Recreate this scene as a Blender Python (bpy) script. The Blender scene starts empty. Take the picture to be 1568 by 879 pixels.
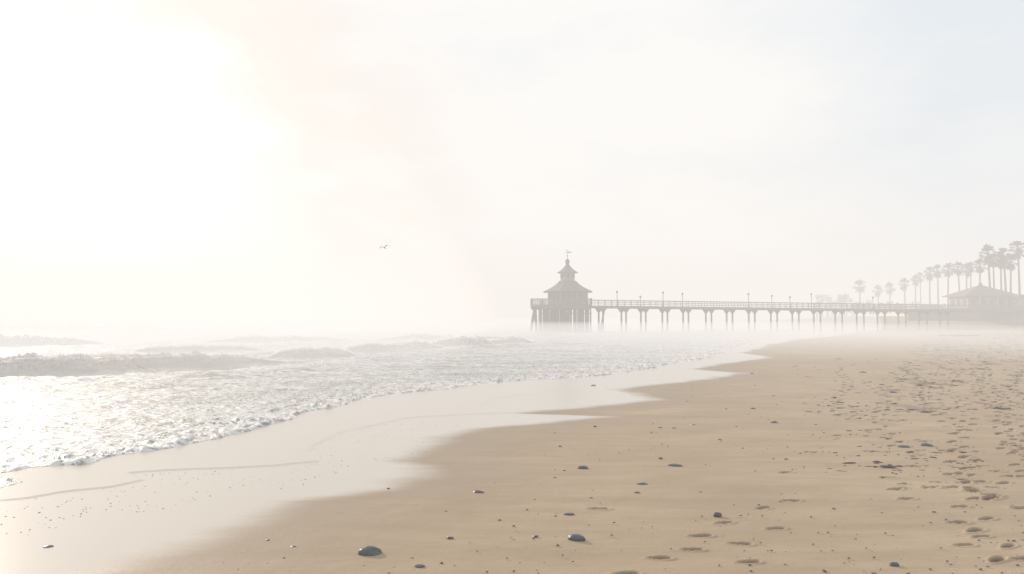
import bpy, bmesh, math, random
import numpy as np
from mathutils import Vector, Matrix
random.seed(7); rng=np.random.default_rng(7)
scene=bpy.context.scene
scene.view_settings.view_transform='Standard'; scene.view_settings.look='None'; scene.view_settings.exposure=0

# ---------------- plan survey: photo bearing -> ground plan (metres) -------------
H=3.0; F=1220.0; CX=784.0; HY=484.0
def GY(v): return H*F/(np.maximum(np.asarray(v,float)-HY,0.5))
def G(u,v):
    y=float(GY(v)); return ((u-CX)/F*y, y)
def at(u,d): return (u-CX)/F*d
def zof(v,d): return H+(HY-v)/F*d

# ---------------- noise ----------------
_tab=rng.random((256,256))
def vn(x,y):
    x=np.asarray(x,float);y=np.asarray(y,float)
    xi=np.floor(x).astype(int);yi=np.floor(y).astype(int);fx=x-xi;fy=y-yi
    fx=fx*fx*(3-2*fx);fy=fy*fy*(3-2*fy)
    a=_tab[xi%256,yi%256];b=_tab[(xi+1)%256,yi%256];c=_tab[xi%256,(yi+1)%256];d=_tab[(xi+1)%256,(yi+1)%256]
    return (a+(b-a)*fx+(c-a)*fy+(a-b-c+d)*fx*fy)*2-1
def fbm(x,y,o=4):
    s=0;a=1;t=0
    for i in range(o):
        s=s+a*vn(x*2**i+17*i,y*2**i+31*i);t+=a;a*=.5
    return s/t
def sstep(a,b,x):
    t=np.clip((x-a)/(b-a),0,1);return t*t*(3-2*t)

# ---------------- materials ----------------
def mat(name):
    m=bpy.data.materials.new(name);m.use_nodes=True
    nt=m.node_tree;b=nt.nodes['Principled BSDF'];return m,nt,b
def N(nt,t,**k):
    n=nt.nodes.new(t)
    for a,v in k.items(): setattr(n,a,v)
    return n
def noise(nt,scale,detail=4,rough=.6,vec=None):
    n=N(nt,'ShaderNodeTexNoise');n.inputs['Scale'].default_value=scale;n.inputs['Detail'].default_value=detail;n.inputs['Roughness'].default_value=rough
    if vec is not None: nt.links.new(vec,n.inputs['Vector'])
    return n
def ramp(nt,src,stops):
    r=N(nt,'ShaderNodeValToRGB');nt.links.new(src,r.inputs[0])
    e=r.color_ramp.elements
    while len(e)<len(stops): e.new(.5)
    for i,(p,c) in enumerate(stops):
        e[i].position=p;e[i].color=c if len(c)==4 else (*c,1)
    return r
def mth(nt,op,a,b=None,clamp=False):
    n=N(nt,'ShaderNodeMath',operation=op);n.use_clamp=clamp
    for i,x in enumerate((a,b)):
        if x is None: continue
        if isinstance(x,(int,float)): n.inputs[i].default_value=x
        else: nt.links.new(x,n.inputs[i])
    return n.outputs[0]
def mixc(nt,f,a,b):
    n=N(nt,'ShaderNodeMix',data_type='RGBA')
    for s,x in ((0,f),(6,a),(7,b)):
        if isinstance(x,(int,float)): n.inputs[s].default_value=x
        elif isinstance(x,tuple): n.inputs[s].default_value=(*x,1)
        else: nt.links.new(x,n.inputs[s])
    return n.outputs[2]
def mapr(nt,src,a,b,c=0.,d=1.,sm=True):
    n=N(nt,'ShaderNodeMapRange');n.interpolation_type='SMOOTHSTEP' if sm else 'LINEAR'
    nt.links.new(src,n.inputs[0])
    for i,x in enumerate((a,b,c,d)): n.inputs[i+1].default_value=x
    return n.outputs[0]
def simple(name,c,rough=.8,var=.25,scale=2.0,bump=.0):
    m,nt,b=mat(name)
    tc=N(nt,'ShaderNodeTexCoord')
    n=noise(nt,scale,3,.65,tc.outputs['Object'])
    lo=tuple(x*(1-var) for x in c);hi=tuple(min(1,x*(1+var)) for x in c)
    r=ramp(nt,n.outputs[0],[(.3,lo),(.7,hi)])
    nt.links.new(r.outputs[0],b.inputs['Base Color']);b.inputs['Roughness'].default_value=rough
    if bump:
        bp=N(nt,'ShaderNodeBump');bp.inputs['Strength'].default_value=bump;bp.inputs['Distance'].default_value=.02
        nt.links.new(n.outputs[0],bp.inputs['Height']);nt.links.new(bp.outputs[0],b.inputs['Normal'])
    return m
M_wood=simple('weathered_timber',(.17,.135,.105),.85,.35,3)
M_pile=simple('concrete_pile',(.20,.175,.15),.85,.3,2)
M_wall=simple('painted_wall',(.30,.265,.225),.8,.12,1.5)
M_roof=simple('roof_shingles',(.15,.12,.10),.85,.25,4)
M_glass=simple('window_glass',(.05,.055,.06),.15,.2,1)
M_trim=simple('trim_paint',(.45,.42,.38),.7,.1,2)
M_metal=simple('lamp_metal',(.10,.10,.10),.5,.2,4)
M_trunk=simple('palm_trunk',(.15,.115,.09),.9,.3,3)
M_frond=simple('palm_frond',(.07,.075,.042),.7,.35,1.2)
M_dead=simple('dead_frond',(.15,.115,.07),.9,.3,2)
M_leaf=simple('foliage',(.07,.08,.045),.8,.4,.3)
M_stone=simple('wet_stone',(.065,.07,.075),.35,.4,18,.4)
M_debris=simple('seaweed_and_print_flecks',(.07,.05,.035),.85,.5,14)
M_shell=simple('shell_fragments',(.55,.48,.38),.5,.3,20)
M_bird=simple('gull_feathers',(.15,.145,.14),.8,.3,6)
M_foam0,nt,b=mat('wave_foam')
tc=N(nt,'ShaderNodeTexCoord')
mp=N(nt,'ShaderNodeMapping');mp.inputs['Scale'].default_value=(1.6,1,.7);nt.links.new(tc.outputs['Object'],mp.inputs[0])
n=noise(nt,2.6,6,.8,mp.outputs[0])
r=ramp(nt,n.outputs[0],[(.36,(.66,.62,.57)),(.56,(.95,.93,.905))])
nt.links.new(r.outputs[0],b.inputs['Base Color']);b.inputs['Roughness'].default_value=.7;b.inputs['Specular IOR Level'].default_value=.2
bp=N(nt,'ShaderNodeBump');bp.inputs['Strength'].default_value=.6;bp.inputs['Distance'].default_value=.06
nt.links.new(n.outputs[0],bp.inputs['Height']);nt.links.new(bp.outputs[0],b.inputs['Normal'])
trn=N(nt,'ShaderNodeBsdfTranslucent');trn.inputs[0].default_value=(.96,.94,.90,1)
ms=N(nt,'ShaderNodeMixShader');ms.inputs[0].default_value=.6
nt.links.new(b.outputs[0],ms.inputs[1]);nt.links.new(trn.outputs[0],ms.inputs[2]);nt.links.new(ms.outputs[0],nt.nodes['Material Output'].inputs[0])

# ---------------- object helpers ----------------
def link(o): scene.collection.objects.link(o);return o
def empty(name,loc=(0,0,0)):
    e=bpy.data.objects.new(name,None);e.location=loc;return link(e)
def obj_from_bm(bm,name,m,parent=None,smooth=False,loc=(0,0,0)):
    me=bpy.data.meshes.new(name);bm.normal_update();bm.to_mesh(me);bm.free()
    for x in (m if isinstance(m,(list,tuple)) else [m]): me.materials.append(x)
    if smooth: me.polygons.foreach_set('use_smooth',[True]*len(me.polygons))
    o=bpy.data.objects.new(name,me);o.location=loc;link(o)
    if parent: o.parent=parent
    return o
def box(bm,c,s,rz=0,mi=0):
    M=Matrix.Translation(c)@Matrix.Rotation(rz,4,'Z')@Matrix.Diagonal((*s,1))
    r=bmesh.ops.create_cube(bm,size=1,matrix=M)
    if mi:
        for f in {f for v in r['verts'] for f in v.link_faces}: f.material_index=mi
def rod(bm,a,b,r1,r2=None,n=8):
    a=Vector(a);b=Vector(b);r2=r1 if r2 is None else r2
    d=b-a;q=d.to_track_quat('Z','Y')
    M=Matrix.Translation((a+b)/2)@q.to_matrix().to_4x4()
    bmesh.ops.create_cone(bm,cap_ends=True,segments=n,radius1=r1,radius2=r2,depth=d.length,matrix=M)
def loft(bm,rings,n,c=(0,0),rot=0,cap=True):
    L=[]
    for (r,z) in rings:
        L.append([bm.verts.new((c[0]+r*math.cos(rot+2*math.pi*i/n),c[1]+r*math.sin(rot+2*math.pi*i/n),z)) for i in range(n)])
    for a,b in zip(L[:-1],L[1:]):
        for i in range(n): bm.faces.new((a[i],a[(i+1)%n],b[(i+1)%n],b[i]))
    if cap:
        bm.faces.new(list(reversed(L[0])));bm.faces.new(L[-1])
def np_mesh(name,V,Q,attrs,m,smooth=True):
    me=bpy.data.meshes.new(name)
    me.vertices.add(len(V));me.vertices.foreach_set('co',V.astype(np.float32).ravel())
    me.loops.add(Q.size);me.loops.foreach_set('vertex_index',Q.astype(np.int32).ravel())
    me.polygons.add(len(Q));me.polygons.foreach_set('loop_start',np.arange(0,Q.size,4,dtype=np.int32))
    me.polygons.foreach_set('use_smooth',np.ones(len(Q),bool))
    me.update(calc_edges=True);me.validate()
    for k,a in attrs.items():
        at_=me.attributes.new(k,'FLOAT','POINT');at_.data.foreach_set('value',a.astype(np.float32).ravel())
    me.materials.append(m)
    return link(bpy.data.objects.new(name,me))

# ---------------- shoreline curves: X as a function of distance Y ----------------
def curve(pts):
    pts=sorted(pts,key=lambda p:-p[1])
    ys=np.array([float(GY(p[1])) for p in pts]);xs=np.array([at(p[0],float(GY(p[1]))) for p in pts])
    return lambda y: np.interp(1/np.maximum(y,2),(1/ys)[::-1],xs[::-1])
wet_c=curve([(-100,960),(60,915),(200,879),(390,818),(470,785),(500,765),(640,747),(690,725),(678,712),(640,704),(690,684),(705,668),(760,655),(960,637),(810,632),(930,622),(1020,612),(1000,604),(965,595),(1010,590),(1150,571),(1070,565),(1120,556),(1190,547),(1140,540),(1180,528),(1220,520),(1300,510),(1330,500),(1320,492),(1310,486)])
sea_c=curve([(-900,900),(-500,830),(-250,785),(-60,758),(0,750),(42,737),(0,727),(60,715),(148,710),(160,702),(225,692),(330,672),(440,645),(470,635),(540,614),(620,603),(690,596),(770,585),(950,573),(962,568),(1000,560),(1080,550),(1110,535),(1150,520),(1220,510),(1260,503),(1280,495),(1290,486)])
film_c=curve([(-900,1000),(-200,800),(0,766),(60,761),(110,752),(190,744),(240,733),(225,727),(212,723),(260,719),(350,715),(430,711),(490,705),(480,696),(470,690),(490,680),(510,672),(560,652),(620,640),(790,631),(730,622),(770,608),(900,590),(980,577),(1000,566),(1060,556),(1120,540),(1160,522),(1240,509),(1290,498),(1300,486)])

# ---------------- sheet grid ----------------
vs=np.concatenate([np.arange(1100,900,-3),np.arange(900,530,-.75),np.arange(530,492,-.8)])
ys=np.concatenate([[-40,-20,-8,-2,0,2,3.5,4.5],3660/(vs-484),[480,540,620,720,850,1000,1250,1600,2200,3200]])
s=np.concatenate([np.linspace(-3.,-.72,40),np.linspace(-.70,.70,820),np.linspace(.72,3.,40)])
def grid(ys,s,off=4.0):
    Y,S=np.meshgrid(ys,s,indexing='ij');X=S*np.maximum(Y+off,9.0);return X,Y
X,Y=grid(ys,s)
nr,nc=X.shape
dw=wet_c(Y)-X; ds=sea_c(Y)-X; dfm=film_c(Y)-X
kk=np.clip(Y/14,.5,4)
jit=fbm(X*1.3,Y*.6,4)*.12*kk
dfm=dfm+fbm(X*.8+40,Y*.5,4)*.35*kk
dwj=dw+jit*1.3

land=sstep(20,95,X-wet_c(Y))
Z=1.4*land*sstep(70,170,Y)+3.0*sstep(172,200,Y)*sstep(55,80,X)
Z+= .045*fbm(X*.35,Y*.35,3)*sstep(-1,3,-dwj)+.010*fbm(X*1.8,Y*1.8,3)*sstep(-.3,1.5,-dwj)
Z+= .017*sstep(0,.12*np.clip(Y/12,.7,6),dfm)*sstep(-.5,1,dwj)     # swash sheet lip
Z-= .06*np.clip(ds-.3,0,60)
churn=sstep(2.5,9,X-wet_c(Y)-.12*Y)*sstep(18,32,Y)
chn=sstep(.18,.42,fbm(X*1.9+50,Y*.8,4))
Z-= churn*(.03*np.abs(fbm(X*2.6,Y*1.6,3))+.05*chn)
press_shade=churn*chn*.8
# footprints pressed into the sand
fps=[(1468,828),(1494,816),(1142,855),(1130,827),(1008,848),(1058,836),(957,871),(1030,876),(1070,814),(1184,804),(1165,774),(1105,795),(1208,763),(915,775),(1460,795),(1510,760),(1530,738),(1470,738),(1490,690),(1535,680),(1555,775),(1200,722),(1355,730),(1560,850),(900,876),(1485,725),(1500,712),(1420,745),(1240,690),(1280,665),(1310,640)]
FP=[]
for u,v in fps: FP.append((*G(u,v),random.uniform(-.1,.4),random.uniform(.28,.34)))
def track(u0,v0,u1,v1,step=.72):
    a=Vector(G(u0,v0));b=Vector(G(u1,v1));L=(b-a).length;d=(b-a)/L;n=Vector((-d.y,d.x));k=int(L/step)
    ang=math.atan2(d.y,d.x)
    for i in range(k):
        p=a+d*(i*step+random.uniform(-.06,.06))+n*((.13 if i%2 else -.13)+.25*math.sin(i*.25))
        FP.append((p.x,p.y,ang*.5+random.uniform(-.3,.2),random.uniform(.26,.32)*(1+p.y/90)))
track(1560,880,1390,560);track(1500,760,1450,560);track(1640,800,1480,560);track(1380,690,1330,580);track(1700,760,1540,570);track(1568,700,1500,556);track(1450,640,1380,552);track(1290,640,1290,560)
for i in range(120):
    v=random.uniform(550,770);u=random.uniform(1260+ (v-560)*.5,1650)
    FP.append((*G(u,v),random.uniform(-.4,.6),random.uniform(.22,.36)))
for (px,py,a,L) in FP:
    r0=np.searchsorted(ys,py-.45);r1=np.searchsorted(ys,py+.45)+1
    c0=np.searchsorted(s,(px-.5)/(py+4)-.01);c1=np.searchsorted(s,(px+.5)/(py+4)+.01)
    sl_=(slice(r0,r1),slice(c0,c1))
    xs=X[sl_];yy=Y[sl_];ca,sa=math.cos(a),math.sin(a)
    lx=(xs-px)*ca+(yy-py)*sa;ly=-(xs-px)*sa+(yy-py)*ca
    w=L*.21*(1+.25*np.clip(lx/L*2,-1,1));q=np.sqrt((lx/(L*.5))**2+(ly/np.maximum(w,.03))**2)
    q=q+.14*fbm(xs*9,yy*9,2)
    Z[sl_]+= -.09*(1-sstep(.55,1.0,q))+.018*np.exp(-((q-1.22)/.2)**2)
    press_shade[sl_]=np.maximum(press_shade[sl_],1-sstep(.65,1.08,q))

V=np.stack([X,Y,Z],-1).reshape(-1,3)
idx=np.arange(nr*nc).reshape(nr,nc)
Q=np.stack([idx[:-1,:-1],idx[:-1,1:],idx[1:,1:],idx[1:,:-1]],-1).reshape(-1,4)
# sand material
m,nt,b=mat('beach_sand')
geo=N(nt,'ShaderNodeNewGeometry');P=geo.outputs['Position']
aw=N(nt,'ShaderNodeAttribute',attribute_name='wet');apr=N(nt,'ShaderNodeAttribute',attribute_name='press_shade')
n1=noise(nt,.22,4,.6,P);n2=noise(nt,11,3,.7,P);n3=noise(nt,160,1,.7,P)
mp=N(nt,'ShaderNodeMapping');mp.inputs['Scale'].default_value=(.35,1.6,1);mp.inputs['Rotation'].default_value=(0,0,.25);nt.links.new(P,mp.inputs[0])
n4=noise(nt,1.1,5,.65,mp.outputs[0])
wetj=mth(nt,'ADD',aw.outputs['Fac'],mth(nt,'MULTIPLY',mth(nt,'SUBTRACT',n4.outputs[0],.5),.9))
wet=mapr(nt,wetj,-.15,1.1)
damp=mapr(nt,wetj,-3.4,.2)
dry=ramp(nt,n1.outputs[0],[(.3,(.375,.278,.182)),(.7,(.50,.385,.262))])
dry2=mixc(nt,mapr(nt,n4.outputs[0],.35,.7),dry.outputs[0],(.38,.282,.185))
gr=mixc(nt,mapr(nt,n3.outputs[0],.35,.65,0,.4),dry2,(.26,.19,.122))
damp_shade_c=mixc(nt,mth(nt,'MULTIPLY',damp,.7),gr,(.29,.211,.137))
damp_shade_c=mixc(nt,mth(nt,'MULTIPLY',apr.outputs['Fac'],.95),damp_shade_c,(.085,.062,.044))  # footprint and churn pits darkened: damp sand plus shade put into the colour
wetc=mixc(nt,wet,damp_shade_c,(.50,.44,.37))
nt.links.new(wetc,b.inputs['Base Color'])
rg=mapr(nt,damp,0,1,.85,.55);rg2=N(nt,'ShaderNodeMix',data_type='FLOAT')
nt.links.new(wet,rg2.inputs[0]);nt.links.new(rg,rg2.inputs[2]);rg2.inputs[3].default_value=.24
nt.links.new(rg2.outputs[0],b.inputs['Roughness'])
nt.links.new(mapr(nt,wet,0,1,.3,.9),b.inputs['Specular IOR Level'])
hh=mth(nt,'ADD',mth(nt,'MULTIPLY',n2.outputs[0],.22),mth(nt,'ADD',mth(nt,'MULTIPLY',n3.outputs[0],.06),mth(nt,'MULTIPLY',n4.outputs[0],.9)))
bp=N(nt,'ShaderNodeBump');bp.inputs['Distance'].default_value=.03
nt.links.new(mapr(nt,wet,0,1,.75,.12),bp.inputs['Strength']);nt.links.new(hh,bp.inputs['Height']);nt.links.new(bp.outputs[0],b.inputs['Normal'])
np_mesh('sand_beach',V,Q,{'wet':dwj,'press_shade':press_shade},m)

# ---------------- sea ----------------
s2=np.concatenate([np.linspace(-3.,-.72,40),np.linspace(-.70,.55,820)])
X,Y=grid(ys,s2);nr,nc=X.shape
ds=sea_c(Y)-X;k=np.clip(Y/14,1,5)
dsj=ds+fbm(X*2.2+9,Y*1.1,5)*.16*np.clip(Y/14,.5,4)+fbm(X*.5+9,Y*.4,3)*.4*k
dep=sstep(1,25,ds)
Z=-.03+.055*sstep(-.02,.10*k,dsj)
edge=np.exp(-np.clip(dsj,0,99)/(2.4*k))
Z+=sstep(0,.3,dsj)*(edge*.15*np.clip(fbm(X*3.2,Y*3.2,5)+.15,0,1)+ .03*np.abs(fbm(X*2.5,Y*2.5,3)))
Z+=dep*(.13*fbm(X*.25+3,Y*.5,4)+.07*fbm(X*1.1,Y*1.5,3))+sstep(1.5,7,ds)*.06*fbm(X*1.2,Y*2.4,4)
ph=(ds*.95+fbm(X*.03,Y*.05,2)*9)
sw=np.clip(np.sin(ph*.42),0,1)**3
Z+=dep*sw*.34*sstep(18,45,Y)*np.clip(.5+fbm(X*.06+5,Y*.06,3),0,1)
crest=np.clip(dep*sw*sstep(18,40,Y)*np.clip(.4+1.5*fbm(X*.2+5,Y*.2,3),0,1),0,1)
V=np.stack([X,Y,Z],-1).reshape(-1,3);idx=np.arange(nr*nc).reshape(nr,nc)
Q=np.stack([idx[:-1,:-1],idx[:-1,1:],idx[1:,1:],idx[1:,:-1]],-1).reshape(-1,4)
keep=(dsj.reshape(-1)[Q].max(1)>-.25*1.0);Q=Q[keep]
used=np.unique(Q);rm=-np.ones(len(V),int);rm[used]=np.arange(len(used))
m,nt,b=mat('sea_water')
geo=N(nt,'ShaderNodeNewGeometry');P=geo.outputs['Position']
a2=N(nt,'ShaderNodeAttribute',attribute_name='edge');a3=N(nt,'ShaderNodeAttribute',attribute_name='crest')
mp=N(nt,'ShaderNodeMapping');mp.inputs['Scale'].default_value=(.6,1.5,1);mp.inputs['Rotation'].default_value=(0,0,.3);nt.links.new(P,mp.inputs[0])
f1=noise(nt,1.6,6,.72,mp.outputs[0]);f2=noise(nt,.25,3,.6,mp.outputs[0]);f3=noise(nt,7,4,.7,P)
vo=N(nt,'ShaderNodeTexVoronoi',feature='DISTANCE_TO_EDGE');vo.inputs['Scale'].default_value=2.6
wv=N(nt,'ShaderNodeMix',data_type='VECTOR');wv.inputs[0].default_value=.25
nt.links.new(mp.outputs[0],wv.inputs[4]);nt.links.new(f1.outputs[1],wv.inputs[5]);nt.links.new(wv.outputs[1],vo.inputs['Vector'])
lace=mapr(nt,vo.outputs['Distance'],.04,.16,1,0)
foamf=mth(nt,'ADD',mapr(nt,f1.outputs[0],.50,.62,0,.7),mth(nt,'MULTIPLY',lace,mapr(nt,f2.outputs[0],.40,.56)),clamp=True)
foam=mth(nt,'MAXIMUM',mth(nt,'MULTIPLY',foamf,.75),mth(nt,'MULTIPLY',mth(nt,'MAXIMUM',a2.outputs['Fac'],a3.outputs['Fac']),mapr(nt,f3.outputs[0],.42,.55)))
col=mixc(nt,foam,(.25,.23,.20),(.85,.84,.82))
nt.links.new(col,b.inputs['Base Color'])
nt.links.new(mapr(nt,foam,0,1,.24,.6),b.inputs['Roughness']);b.inputs['Specular IOR Level'].default_value=.55
bp=N(nt,'ShaderNodeBump');bp.inputs['Strength'].default_value=.8;bp.inputs['Distance'].default_value=.10
hh=mth(nt,'ADD',mth(nt,'ADD',f1.outputs[0],mth(nt,'MULTIPLY',f3.outputs[0],.4)),mth(nt,'MULTIPLY',foam,.4))
nt.links.new(hh,bp.inputs['Height']);nt.links.new(bp.outputs[0],b.inputs['Normal'])
np_mesh('sea',V[used],rm[Q],{'edge':edge.reshape(-1)[used],'crest':crest.reshape(-1)[used]},m)

# ---------------- breaking waves ----------------
def wave(pts,hs,seed):
    w=[G(*p) for p in pts];n=700
    t=np.linspace(0,1,n);tk=np.linspace(0,1,len(w))
    cx=np.interp(t,tk,[p[0] for p in w]);cy=np.interp(t,tk,[p[1] for p in w]);hh=np.interp(t,np.linspace(0,1,len(hs)),hs)
    L=float(np.hypot(cx[-1]-cx[0],cy[-1]-cy[0]))
    cy=cy+.6*fbm(t*L/9+seed,t*0+3,3)
    hh=hh*sstep(0,.25,t)*sstep(0,.25,1-t)*(1+.26*fbm(t*L/2.2+seed,t*0+seed,4)+.10*fbm(t*L*2.5+seed,t*0,2))
    dx=np.gradient(cx);dy=np.gradient(cy);l=np.hypot(dx,dy);nx=dy/l;ny=-dx/l
    prof=[(-5,-.12),(-3.2,.10),(-2.2,.30),(-1.4,.55),(-.8,.80),(-.35,.96),(0,1.),(.2,.9),(.36,.70),(.6,.52),(1.0,.40),(1.6,.29),(2.4,.19),(3.4,.09),(4.6,-.08)]
    pp=[]
    for a,bb in zip(prof[:-1],prof[1:]):
        for j in range(6): pp.append((a[0]+(bb[0]-a[0])*j/6,a[1]+(bb[1]-a[1])*j/6))
    pp.append(prof[-1]);pp=np.array(pp);m_=len(pp)
    ox=pp[:,0][None,:]*np.maximum(hh,.25)[:,None];oz=pp[:,1][None,:]*hh[:,None]
    Xw=cx[:,None]+nx[:,None]*ox;Yw=cy[:,None]+ny[:,None]*ox;Zw=oz.copy()
    nz=fbm(Xw*2.6+seed,Yw*2.2+oz*3,4);n2=fbm(Xw*8+seed,Yw*6+oz*9,3)
    up=np.clip(pp[:,1]*1.3,0,1)[None,:]
    Zw+=hh[:,None]*up*(.13*nz+.14*n2)
    Xw+=nx[:,None]*hh[:,None]*up*.10*n2;Yw+=ny[:,None]*hh[:,None]*up*.14*nz
    Vw=np.stack([Xw,Yw,Zw],-1).reshape(-1,3);ix=np.arange(n*m_).reshape(n,m_)
    Qw=np.stack([ix[:-1,:-1],ix[:-1,1:],ix[1:,1:],ix[1:,:-1]],-1).reshape(-1,4)
    K=int(L*1100);ti=rng.random(K);hk=np.interp(ti,t,hh)
    burst=np.clip(.3+2.2*fbm(ti*L/3.0+seed*3,ti*0+seed,4),0.05,2)
    up_=rng.exponential(.24,K)*burst*hk
    c=np.stack([np.interp(ti,t,cx)+rng.normal(0,.25,K)*hk,np.interp(ti,t,cy)+rng.normal(-.05,.3,K)*hk,hk*.82+up_],-1)
    sz=rng.uniform(.006,.018,K)*(1+float(cy.mean())/60)
    d1=rng.normal(size=(K,3));d1/=np.linalg.norm(d1,axis=1)[:,None];d2=np.cross(d1,rng.normal(size=(K,3)));d2/=np.linalg.norm(d2,axis=1)[:,None]
    Vs=np.stack([c-d1*sz[:,None],c-d2*sz[:,None],c+d1*sz[:,None],c+d2*sz[:,None]],1).reshape(-1,3)
    Qs=np.arange(K*4).reshape(K,4)+len(Vw)
    np_mesh('breaking_wave',np.concatenate([Vw,Vs]),np.concatenate([Qw,Qs]),{},M_foam0)
wave([(-300,588),(0,577),(100,573),(200,567),(330,561),(470,553)],[1.2,1.15,1.0,1.1,1.0,.8,.95,.8,.9,.8,.4],1)
wave([(-300,532),(-60,531),(60,530),(190,529)],[1.0,1.1,1.1,.9,.4],5)
wave([(180,540),(300,538),(420,536)],[.3,.5,.5,.3],33)
wave([(300,525),(430,524),(560,522)],[.4,.7,.6,.4],37)
wave([(400,549),(470,547),(560,544)],[.4,.7,.7,.3],9)
wave([(500,540),(600,537),(700,534)],[.3,.6,.7,.4],13)
wave([(640,532),(770,531)],[.5,1.1,.5],17)
wave([(730,529),(835,528)],[.3,.8,.3],21)
wave([(20,556),(150,552),(260,550)],[.3,.4,.3],41)
wave([(560,521),(680,520),(800,519)],[.3,.6,.5,.3],45)
wave([(-250,508),(100,506),(330,507)],[1.0,1.2,.8,1.0],25)

# ---------------- stones, pebbles, debris ----------------
def stone(u,v,w,hgt,seed,name='beach_stone'):
    x,y=G(u,v);W=w/F*y;Hh=hgt/F*y
    bm=bmesh.new();bmesh.ops.create_icosphere(bm,subdivisions=4,radius=1)
    for vt in bm.verts:
        c=vt.co;f=1+.12*float(vn(c.x*1.3+seed,c.y*1.3+c.z))+.03*float(vn(c.x*4+seed,c.z*4+c.y*3))
        vt.co=Vector((c.x*W/2*f,c.y*W*.33*f,c.z*Hh*.85*f))
    o=obj_from_bm(bm,name,M_stone,None,True,(x,y+W*.2,-.02*Hh));o.rotation_euler=(0,0,random.uniform(-.3,.3))
for i,(u,v,w,h) in enumerate([(568,846,36,13),(882,822,28,8),(733,753,17,5),(892,715,16,4),(1033,712,22,4),(982,741,19,4),(1097,786,14,5),(1382,684,19,4),(1417,682,20,5),(1184,647,13,3.5),(1364,861,14,5),(644,863,16,3),(974,754,12,3.5),(871,785,16,2.5),(80,834,15,2.5),(1152,626,9,3),(1366,601,10,3)]):
    stone(u,v,w,h,i*3.3)
def scatter(name,m,pts,flat,ex0=.8,ex1=1.8):
    bm=bmesh.new()
    for (x,y,z,sc) in pts:
        r=bmesh.ops.create_icosphere(bm,subdivisions=1,radius=1)
        a=random.uniform(-.7,.7);ex=random.uniform(ex0,ex1)
        for vt in r['verts']:
            c=vt.co*random.uniform(.75,1.2);c=Vector((c.x*sc*ex,c.y*sc,c.z*sc*flat));c.rotate(Matrix.Rotation(a,3,'Z'));vt.co=c+Vector((x,y,z))
    obj_from_bm(bm,name,m,None,True)
P1=[]
small=[(690,820),(820,818),(853,831),(414,824),(452,834),(640,772),(1070,752),(1010,700),(910,652),(857,682),(1110,626),(1182,606),(848,730),(596,746),(1240,745),(1030,655),(1060,650),(1010,654),(1100,672),(1283,550),(1450,600),(1150,572),(908,590),(1320,570)]
for u,v in small:
    x,y=G(u,v);P1.append((x,y,.004,random.uniform(3.,5.)/F*y*.8))
for i in range(950):
    v=484+ (random.random()**1.5)*400+30;xw,y=G(0,v);x0=float(wet_c(np.array(y)))+.3
    x=x0+random.random()**.6*(y*.72-x0 if y*.72>x0 else 1);P1.append((x,y,.002,random.uniform(.004,.015)*(1+y/22)))
scatter('pebble_scatter',M_stone,P1,.45)
def land_z(x,y):
    return float(1.4*sstep(20,95,x-wet_c(np.array(y)))*sstep(70,170,y))
P2=[]
for i in range(900):  # seaweed bits, plus dark flecks added in place of shaded far footprints
    v=random.choice([random.uniform(526,640),random.uniform(560,740)]);u=random.gauss(1440,120) if random.random()<.7 else random.uniform(1180,1640)
    if u<1200+(v-540)*.35: continue
    x,y=G(u,v);P2.append((x,y,land_z(x,y)-.012,random.uniform(.012,.042)*(1+y/42)))
for cu,cv in ((1355,713),(1545,681)):
    for i in range(30):
        u=cu+random.gauss(0,6);v=cv+random.gauss(0,.7);x,y=G(u,v);P2.append((x,y,.01,random.uniform(.012,.04)))
for i in range(60):
    u=1470+random.uniform(-32,28);x,y=G(u,514+random.gauss(0,.5));P2.append((x,y,land_z(x,y)+.03,random.uniform(.1,.25)))
scatter('seaweed_and_print_flecks',M_debris,P2,.28,1.,3.)
P3=[]
for i in range(150):
    v=random.uniform(560,880);x,y=G(0,v);x0=float(wet_c(np.array(y)));x=x0+random.uniform(.2,y*.5);P3.append((x,y,.003,random.uniform(.004,.010)*(1+y/40)))
scatter('shell_fragments',M_shell,P3,.4)
P4=[]
for i in range(560):
    u=random.uniform(0,700);v=(775-u*.18)+random.choice([-45,-35,-12,8,35])+random.gauss(0,5)+8*math.sin(u*.03)
    x,y=G(u,v)
    if x<float(wet_c(np.array(y)))-.3 and x>float(film_c(np.array(y))): P4.append((x,y,.002,random.uniform(.005,.012)))
scatter('wet_grit',M_debris,P4,.35)

# ---------------- pier ----------------
pier=empty('pier')
A=Vector((14.6,152));B=Vector((97.,175));dirp=(B-A).normalized();nrm=Vector((-dirp.y,dirp.x))
Lp=(B-A).length;rzp=math.atan2(dirp.y,dirp.x)
def pz(t): return 4.95-.65*t/Lp
def PP(t,off=0): p=A+dirp*t+nrm*off;return p
def t_of(u):
    k=(u-CX)/F
    return (k*A.y-A.x)/(dirp.x-k*dirp.y)
Lext=Lp+50
bm=bmesh.new()
seg=40
for i in range(seg):
    t0=Lext*i/seg;t1=Lext*(i+1)/seg;t=(t0+t1)/2;c=PP(t)
    box(bm,(c.x,c.y,pz(t)-.18),(t1-t0,3.6,.32),rzp)
    for o in (-1.85,1.85):
        c=PP(t,o);box(bm,(c.x,c.y,pz(t)-.2),(t1-t0,.12,.5),rzp)
obj_from_bm(bm,'deck',M_wood,pier)
bm=bmesh.new()
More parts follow.
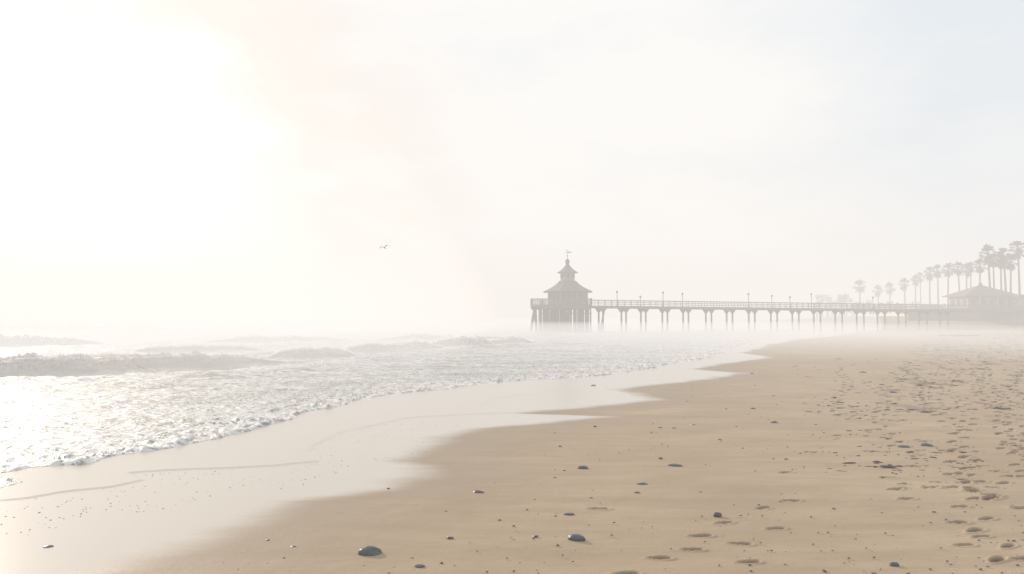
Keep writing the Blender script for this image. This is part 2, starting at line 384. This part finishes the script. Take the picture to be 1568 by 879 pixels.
for o in (-1.75,1.75):
    for i in range(seg):
        t0=Lext*i/seg;t1=Lext*(i+1)/seg
        for hz,r in ((1.08,.055),(.72,.035),(.38,.035)):
            a=PP(t0,o);b_=PP(t1,o);rod(bm,(a.x,a.y,pz(t0)+hz),(b_.x,b_.y,pz(t1)+hz),r,n=5)
    t=0
    while t<Lext:
        a=PP(t,o);rod(bm,(a.x,a.y,pz(t)+.03),(a.x,a.y,pz(t)+1.1),.05,n=5);t+=1.35
obj_from_bm(bm,'railing',M_wood,pier)
bm=bmesh.new()
us=[920,955,985,1018,1050,1085,1117,1151,1185,1218,1251,1284,1317,1349,1381,1413,1445]
for j,u in enumerate(us):
    t=t_of(u);c=PP(t);zt=pz(t)-.36
    box(bm,(c.x,c.y,zt-.16),(.42,3.7,.30),rzp)
    for o in (-1.1,1.1):
        c=PP(t,o)
        rod(bm,(c.x,c.y,-1.5),(c.x,c.y,zt-.3),.2,.17,8)
        for sgn in (-1,1):
            e=PP(t+sgn*.75,o);rod(bm,(c.x,c.y,zt-1.0),(e.x,e.y,zt-.02),.09,.09,6)
            e=PP(t+sgn*.35,o);rod(bm,(c.x,c.y,zt-1.1),(e.x,e.y,zt-.1),.1,.13,6)
    if j==0:
        c=PP(t,0);e=PP(t+.55,0);rod(bm,(e.x+.2,e.y,zt-.3),(c.x-.5,c.y,-1.5),.16,.18,8)
obj_from_bm(bm,'piles',M_pile,pier)

# pavilion at the pier head
pav=empty('pier_pavilion',(0,0,0));C=(10.6,152.0)
bm=bmesh.new()
box(bm,(9.2,152,4.95-.2),(11.2,10.8,.35))
for k_ in range(4): box(bm,(9.2,147.2+k_*3.2,4.4),(10.8,.35,.32))
box(bm,(9.95,146.55,4.72),(9.0,.12,.72))
obj_from_bm(bm,'platform',M_wood,pav)
bm=bmesh.new()
def fence(bm,a,b_,z,h,step=.22):
    a=Vector(a);b_=Vector(b_);L=(b_-a).length;d=(b_-a)/L
    for hz in (h,h*.1): rod(bm,(a.x,a.y,z+hz),(b_.x,b_.y,z+hz),.06,n=5)
    k=int(L/step)
    for i in range(k+1):
        p=a+d*(i*L/k);rod(bm,(p.x,p.y,z),(p.x,p.y,z+h+(.12 if i%6==0 else 0)),.06 if i%6==0 else .035,n=4)
for a,b_ in (((3.7,146.7),(14.7,146.7)),((3.7,146.7),(3.7,157.3)),((3.7,157.3),(14.7,157.3)),((14.7,146.7),(14.7,150.2)),((14.7,153.9),(14.7,157.3))):
    fence(bm,a,b_,4.93,1.25,.16)
obj_from_bm(bm,'balustrade',M_wood,pav)
bm=bmesh.new()
for k_ in range(5):
    for i in range(14):
        x=5.4+i*.70+random.uniform(-.08,.08)
        if k_ in(1,2,3) and i%2==k_%2 : continue
        rod(bm,(x+random.uniform(-.06,.06),147.2+k_*2.35,-1.5),(x,147.2+k_*2.35,4.3),.17,.15,7)
for y_ in (147.2,151.5,156.5):
    rod(bm,(3.4,y_,-1),(4.3,y_,4.5),.16,.14,7);rod(bm,(4.7,y_,-1),(4.4,y_,4.5),.16,.14,7)
for z_ in (3.5,): box(bm,(10,147.0,z_),(9.4,.12,.16));box(bm,(10,156.9,z_),(9.4,.12,.16))
obj_from_bm(bm,'pilings',M_wood,pav)
rot=math.pi/8
bm=bmesh.new()
loft(bm,[(4.0,4.94),(4.0,7.75)],8,C,rot)
loft(bm,[(1.42,9.5),(1.42,11.35)],8,C,rot)
obj_from_bm(bm,'walls',M_wall,pav)
bm=bmesh.new();bmT=bmesh.new()
for i in range(8):
    a=rot+math.pi/8+i*math.pi/4;R=4.0*math.cos(math.pi/8)
    tx,ty=-math.sin(a),math.cos(a)
    for o in (-.95,0,.95):
        c=(C[0]+R*math.cos(a)+tx*o,C[1]+R*math.sin(a)+ty*o)
        box(bmT,(c[0],c[1],6.75),(.08,.84,1.14),a)
        box(bm,(c[0]+.03*math.cos(a),c[1]+.03*math.sin(a),6.75),(.08,.68,.98),a)
    R=1.42*math.cos(math.pi/8);c=(C[0]+R*math.cos(a),C[1]+R*math.sin(a))
    box(bmT,(c[0],c[1],10.6),(.08,.78,.86),a);box(bm,(c[0]+.03*math.cos(a),c[1]+.03*math.sin(a),10.6),(.08,.62,.7),a)
    for zz,RR in ((5.25,4.0),):
        c=(C[0]+(RR*math.cos(math.pi/8)+.02)*math.cos(a),C[1]+(RR*math.cos(math.pi/8)+.02)*math.sin(a));box(bmT,(c[0],c[1],zz),(.06,2.9,.12),a)
obj_from_bm(bm,'windows',M_glass,pav);obj_from_bm(bmT,'window_frames',M_trim,pav)
bm=bmesh.new()
loft(bm,[(4.95,7.5),(4.98,7.66),(4.2,8.0),(3.2,8.5),(2.3,9.1),(1.75,9.62),(1.7,9.7)],8,C,rot)
loft(bm,[(2.05,11.2),(2.08,11.32),(1.5,11.65),(.95,12.1),(.5,12.6),(.34,12.85)],8,C,rot)
loft(bm,[(.34,12.85),(.3,13.05),(.42,13.1),(.44,13.5),(.34,13.75),(.12,13.95)],8,C,rot)
obj_from_bm(bm,'roof',M_roof,pav)
bm=bmesh.new()
rod(bm,(C[0],C[1],13.9),(C[0],C[1],15.5),.05,.03,6)
bmesh.ops.create_icosphere(bm,subdivisions=2,radius=.13,matrix=Matrix.Translation((C[0],C[1],14.5)))
rod(bm,(C[0]-.5,C[1],15.1),(C[0]+.6,C[1],15.1),.04,.03,5)
vv=[bm.verts.new((C[0]+x,C[1],z)) for x,z in ((-.1,15.2),(.25,15.35),(.5,15.25),(.75,15.42),(.72,15.1),(.5,15.16),(.25,15.12))];bm.faces.new(vv)
vv=[bm.verts.new((C[0]+x,C[1],z)) for x,z in ((-.1,15.45),(-.45,15.62),(-.1,15.6),(.2,15.55))];bm.faces.new(vv)
obj_from_bm(bm,'weathervane',M_metal,pav)

def lamp(u,h,off=1.6):
    t=t_of(u);c=PP(t,off);z=pz(t)
    bm=bmesh.new()
    loft(bm,[(.14,0),(.13,.25),(.08,.35),(.06,h-.25)],8)
    rod(bm,(0,0,h-.3),(.0,0,h),.06,.04)
    loft(bm,[(.06,h-.32),(.18,h-.2),(.19,h-.02),(.24,h),(.04,h+.16)],8)
    obj_from_bm(bm,'pier_lamp_post',M_metal,None,False,(c.x,c.y,z))
for u,h in ((950,2.9),(986,2.0),(1021,2.9),(1051,2.7),(1153,2.9),(1189,2.6),(1217,2.4),(1250,3.1),(1345,2.6)): lamp(u,h)

# ---------------- shore buildings ----------------
def hip(bm,c,hw,hd,z0,z1,ridge):
    x,y=c
    e=[bm.verts.new(p) for p in ((x-hw,y-hd,z0),(x+hw,y-hd,z0),(x+hw,y+hd,z0),(x-hw,y+hd,z0))]
    f=[bm.verts.new(p) for p in ((x-hw,y-hd,z0+.2),(x+hw,y-hd,z0+.2),(x+hw,y+hd,z0+.2),(x-hw,y+hd,z0+.2))]
    r0=bm.verts.new((x-ridge,y,z1));r1=bm.verts.new((x+ridge,y,z1))
    bm.faces.new(list(reversed(e)))
    for i in range(4): bm.faces.new((e[i],e[(i+1)%4],f[(i+1)%4],f[i]))
    bm.faces.new((f[0],f[1],r1,r0));bm.faces.new((f[1],f[2],r1));bm.faces.new((f[2],f[3],r0,r1));bm.faces.new((f[3],f[0],r0))
bh=empty('beach_pavilion');c=(at(1502,190),190.)
bm=bmesh.new();box(bm,(c[0],c[1],5.9),(10.6,8,3.8));obj_from_bm(bm,'walls',M_wall,bh)
bm=bmesh.new();hip(bm,c,6.4,5.2,7.6,10.3,.6);loft(bm,[(.5,10.1),(.45,10.6),(.6,10.65),(.1,11.0)],6,c);obj_from_bm(bm,'roof',M_roof,bh)
bm=bmesh.new();bmT=bmesh.new()
for i in range(5):
    x=c[0]-4.2+i*2.1
    box(bmT,(x,c[1]-4.02,6.2),(1.6,.08,1.7));box(bm,(x,c[1]-4.06,6.2),(1.4,.08,1.5))
    box(bmT,(x+1.05,c[1]-5.0,5.9),(.16,.16,3.6))
for i in range(3): box(bm,(c[0]-5.32,c[1]-2.5+i*2.5,6.2),(.08,1.4,1.4))
obj_from_bm(bm,'windows',M_glass,bh);obj_from_bm(bmT,'posts_and_frames',M_trim,bh)
kb=empty('beach_kiosk');c=(at(1572,185),185.)
bm=bmesh.new();box(bm,(c[0],c[1],5.6),(6.4,5,3.6));obj_from_bm(bm,'walls',M_wall,kb)
bm=bmesh.new();box(bm,(c[0],c[1],7.55),(7.6,6.2,.3));box(bm,(c[0],c[1],7.8),(6.8,5.4,.22));obj_from_bm(bm,'roof',M_roof,kb)
bm=bmesh.new();box(bm,(c[0]-1.2,c[1]-2.52,5.9),(2.2,.1,1.5));box(bm,(c[0]+1.8,c[1]-2.52,5.3),(1,.1,2.2));obj_from_bm(bm,'windows_and_door',M_glass,kb)
bm=bmesh.new();box(bm,(150,181.5,3.2),(120,.5,2.6));box(bm,(150,181.5,4.55),(120,.8,.14))
for i in range(60): box(bm,(91+i*2,181.2,3.2),(.25,.25,2.5))
obj_from_bm(bm,'sea_wall',M_wall)

# ---------------- palms ----------------
def palm_mesh(seed,Ht):
    R=random.Random(seed);bm=bmesh.new()
    bx=R.uniform(-.5,.5);rings=[]
    for i in range(13):
        t=i/12;cx=bx*t*t;r=.30-.13*t+(.16*(1-t*12) if t<.08 else 0)+(.02 if i%2 else 0)
        rings.append([bm.verts.new((cx+r*math.cos(a*math.pi/4),r*math.sin(a*math.pi/4),Ht*t)) for a in range(8)])
    for a,b_ in zip(rings[:-1],rings[1:]):
        for i in range(8): bm.faces.new((a[i],a[(i+1)%8],b_[(i+1)%8],b_[i]))
    top=Vector((bx,0,Ht))
    def frond(el,az,pl,bl,mi,spread):
        d=Vector((math.cos(el)*math.cos(az),math.cos(el)*math.sin(az),math.sin(el)))
        side=d.cross(Vector((0,0,1))).normalized();up=side.cross(d)
        p=top+d*pl;w=side*.03
        f=bm.faces.new([bm.verts.new(q) for q in (top-w,top+w,p+w,p-w)]);f.material_index=mi
        for j in range(11):
            a=(j-5)/5*spread+R.uniform(-.05,.05);dd=(d*math.cos(a)+side*math.sin(a)).normalized()
            l=bl*R.uniform(.8,1.1)*(1-.25*abs(j-5)/5)
            mid=p+dd*l*.6+up*.05;tip=p+dd*l+Vector((0,0,-l*R.uniform(.1,.4)))
            pw=dd.cross(up).normalized()*.085
            f=bm.faces.new([bm.verts.new(q) for q in (p,mid-pw,tip,mid+pw)]);f.material_index=mi
    for i in range(48):
        frond(R.uniform(-.6,1.45),R.uniform(0,6.28),R.uniform(.8,1.45),R.uniform(1.0,1.45),1,1.0)
    for i in range(34):
        frond(R.uniform(-1.45,-.8),R.uniform(0,6.28),R.uniform(.5,1.7),R.uniform(.8,1.3),2,.5)
    me=bpy.data.meshes.new('palm_tree');bm.to_mesh(me);bm.free()
    for x in (M_trunk,M_frond,M_dead): me.materials.append(x)
    return me
palms=[(1317,438,400,1.6),(1345,445,420,1.4),(1363,441,400,1.35),(1386,435,360,1.25),(1402,428,335,1.05),(1410,424,330,.95),(1424,418,300,1.1),(1437,414,285,1.05),(1452,412,270,1.05),(1470,410,255,1),(1480,413,265,.95),(1487,408,262,.85),(1501,406,240,1),(1517,388,212,1.15),(1523,398,225,.9),(1534,398,222,1.0),(1541,392,215,1.15),(1548,400,225,1.),(1562,380,200,1.05),(1590,372,190,1),(1612,385,200,1),(1640,365,180,1)]
for i,(u,v,d,sc) in enumerate(palms):
    nd=max(d*.86,194) if d*.86<300 else d*.78
    sc=sc*nd/d;d=nd
    top=zof(v,d);base=4.0;Ht=(top-base)/sc
    o=bpy.data.objects.new('palm_tree',palm_mesh(i*11+3,Ht));link(o)
    o.location=(at(u,d),d,base);o.scale=(sc,sc,sc);o.rotation_euler=(0,0,random.uniform(0,6.28))
bm=bmesh.new()
def clump(x,y,z,rr,n):
    cc=Vector((x,y,z))
    for j in range(n):
        dv=Vector((random.gauss(0,1),random.gauss(0,1),random.gauss(0,1))).normalized()*rr*random.uniform(.4,1.15)
        p=cc+dv;a=Vector((random.gauss(0,1),random.gauss(0,1),random.gauss(0,1))).normalized()*.35;b2=a.cross(dv).normalized()*.3
        bm.faces.new([bm.verts.new(q) for q in (p-a,p-b2,p+a,p+b2)])
for i in range(13):
    u=1250+i*4.8+random.uniform(-2,2);d=random.uniform(340,410);x=at(u,d);top=zof(452+random.uniform(-6,7)+abs(u-1282)*.12,d)
    rod(bm,(x,d,2),(x,d,top-2),.35,.2,6)
    for k_ in range(4): clump(x+random.gauss(0,1.0),d+random.gauss(0,1.5),top-1-abs(random.gauss(0,2.2)),random.uniform(.9,1.8),42)
for i in range(26):
    u=1310+i*9+random.uniform(-3,3);d=random.uniform(260,330);x=at(u,d)
    for k_ in range(3): clump(x+random.gauss(0,1.5),d,4.8+random.uniform(0,2.0),random.uniform(1.0,2.0),45)
obj_from_bm(bm,'distant_trees',M_leaf)

# ---------------- gull ----------------
bm=bmesh.new()
loft(bm,[(.005,-.30),(.05,-.24),(.085,-.08),(.08,.06),(.045,.17),(.05,.22),(.035,.27),(.008,.33)],10)
for v_ in bm.verts: v_.co=Vector((v_.co.x,v_.co.z,v_.co.y*.9))
tl=[bm.verts.new(p) for p in ((-.02,-.22,.0),(.02,-.22,0),(.09,-.42,.01),(-.09,-.42,.01))];bm.faces.new(tl)
for sg in (-1,1):
    st=[(.05,.10,-.08,.03),(.22,.14,-.07,.16),(.38,.13,-.05,.21),(.52,.06,-.07,.17),(.66,-.04,-.10,.11),(.74,-.12,-.13,.08)]
    up=[];lo=[]
    for x,yf,yb,z in st:
        up.append((bm.verts.new((sg*x,yf,z)),bm.verts.new((sg*x,yb,z-.005))));lo.append((bm.verts.new((sg*x,yf,z-.012)),bm.verts.new((sg*x,yb,z-.012))))
    for i in range(5):
        for L_ in (up,lo): bm.faces.new((L_[i][0],L_[i+1][0],L_[i+1][1],L_[i][1]))
        bm.faces.new((up[i][0],up[i+1][0],lo[i+1][0],lo[i][0]))
g=obj_from_bm(bm,'flying_gull',M_bird,None,True,(at(588,95),95,zof(379,95)));g.rotation_euler=(.45,-.3,.5)

# ---------------- sun, sky, haze ----------------
EL=math.radians(19);AZ=math.radians(-40)
S=Vector((math.sin(AZ)*math.cos(EL),math.cos(AZ)*math.cos(EL),math.sin(EL)))
sl=bpy.data.lights.new('sun','SUN');sl.energy=4.5;sl.angle=math.radians(1.5);sl.color=(1,.90,.78)
so=bpy.data.objects.new('sun',sl);link(so);so.rotation_euler=S.to_track_quat('Z','Y').to_euler()
w=bpy.data.worlds.new('World');scene.world=w;w.use_nodes=True;nt=w.node_tree
bg=nt.nodes['Background'];out=nt.nodes['World Output']
sky=N(nt,'ShaderNodeTexSky',sky_type='NISHITA');sky.sun_disc=False;sky.sun_elevation=EL;sky.sun_rotation=AZ;sky.dust_density=4;sky.air_density=1.2
nt.links.new(sky.outputs[0],bg.inputs[0]);bg.inputs[1].default_value=.12
tc=N(nt,'ShaderNodeTexCoord');D=tc.outputs['Generated']
def dotn(vec):
    dt=N(nt,'ShaderNodeVectorMath',operation='DOT_PRODUCT');nt.links.new(D,dt.inputs[0]);dt.inputs[1].default_value=vec
    return mth(nt,'MAXIMUM',dt.outputs['Value'],0)
dot=dotn(S)
e2=math.radians(3);a2_=math.radians(-30)
dlow=dotn((math.sin(a2_)*math.cos(e2),math.cos(a2_)*math.cos(e2),math.sin(e2)))
mp=N(nt,'ShaderNodeMapping');mp.inputs['Scale'].default_value=(1.2,1.2,3.2);mp.inputs['Rotation'].default_value=(0,.35,0);nt.links.new(D,mp.inputs[0])
cn=noise(nt,2.8,6,.58,mp.outputs[0]);cn2=noise(nt,4.2,6,.55,mp.outputs[0])
side=mapr(nt,dot,.30,.70)
f=mth(nt,'ADD',side,mth(nt,'MULTIPLY',mth(nt,'SUBTRACT',cn.outputs[0],.5),1.9),clamp=True)
cc=mixc(nt,f,(.79,.86,.925),(1.03,1.02,1.0))
pk=mth(nt,'MULTIPLY',mapr(nt,cn2.outputs[0],.34,.60),mapr(nt,dlow,.84,.95))
cc=mixc(nt,mth(nt,'MULTIPLY',pk,.9),cc,(.975,.895,.84))
bg2=N(nt,'ShaderNodeBackground');nt.links.new(cc,bg2.inputs[0])
gj=mth(nt,'ADD',dlow,mth(nt,'MULTIPLY',mth(nt,'SUBTRACT',cn2.outputs[0],.5),.08))
gl=mth(nt,'MULTIPLY',mapr(nt,gj,.955,1.0),.6)
nt.links.new(mth(nt,'ADD',gl,.99),bg2.inputs[1])
ms=N(nt,'ShaderNodeMixShader');ms.inputs[0].default_value=.95
nt.links.new(bg.outputs[0],ms.inputs[1]);nt.links.new(bg2.outputs[0],ms.inputs[2]);nt.links.new(ms.outputs[0],out.inputs[0])

def fog(name,lo,hi,dens,rad):
    # haze: extinction plus an emitted glow standing in for multiply-scattered daylight
    bm=bmesh.new();box(bm,[(a+b)/2 for a,b in zip(lo,hi)],[b-a for a,b in zip(lo,hi)])
    m=bpy.data.materials.new(name);m.use_nodes=True;nt=m.node_tree;nt.nodes.clear()
    o_=N(nt,'ShaderNodeOutputMaterial');v=N(nt,'ShaderNodeVolumeAbsorption');v.inputs['Color'].default_value=(0,0,0,1);v.inputs['Density'].default_value=dens
    e=N(nt,'ShaderNodeEmission');e.inputs[0].default_value=(*rad,1);e.inputs[1].default_value=dens
    a=N(nt,'ShaderNodeAddShader');nt.links.new(v.outputs[0],a.inputs[0]);nt.links.new(e.outputs[0],a.inputs[1])
    nt.links.new(a.outputs[0],o_.inputs['Volume'])
    return obj_from_bm(bm,name,m)
fog('sea_mist_glow',(-2600,-200,-30),(2600,3000,24),.0046,(.96,.905,.855))
fog('sea_mist_glow',(-2500,40,-29),(-12,2900,22),.0036,(1.22,1.14,1.07))  # extra box with stronger emission, added to whiten the sunward horizon
fog('sea_mist_glow',(-2400,50,-28),(58,2800,2.0),.011,(1.02,.975,.94))
fog('sea_mist_glow',(-2300,32,-27),(-4,2700,1.7),.010,(1.05,1.0,.96))

# ---------------- camera ----------------
cd=bpy.data.cameras.new('camera');cd.lens=28;cd.sensor_width=36;cd.clip_end=8000;cd.clip_start=.05
co=bpy.data.objects.new('camera',cd);link(co);co.location=(0,0,H);co.rotation_euler=(math.radians(90)+math.atan(44.5/F),0,0)
scene.camera=co
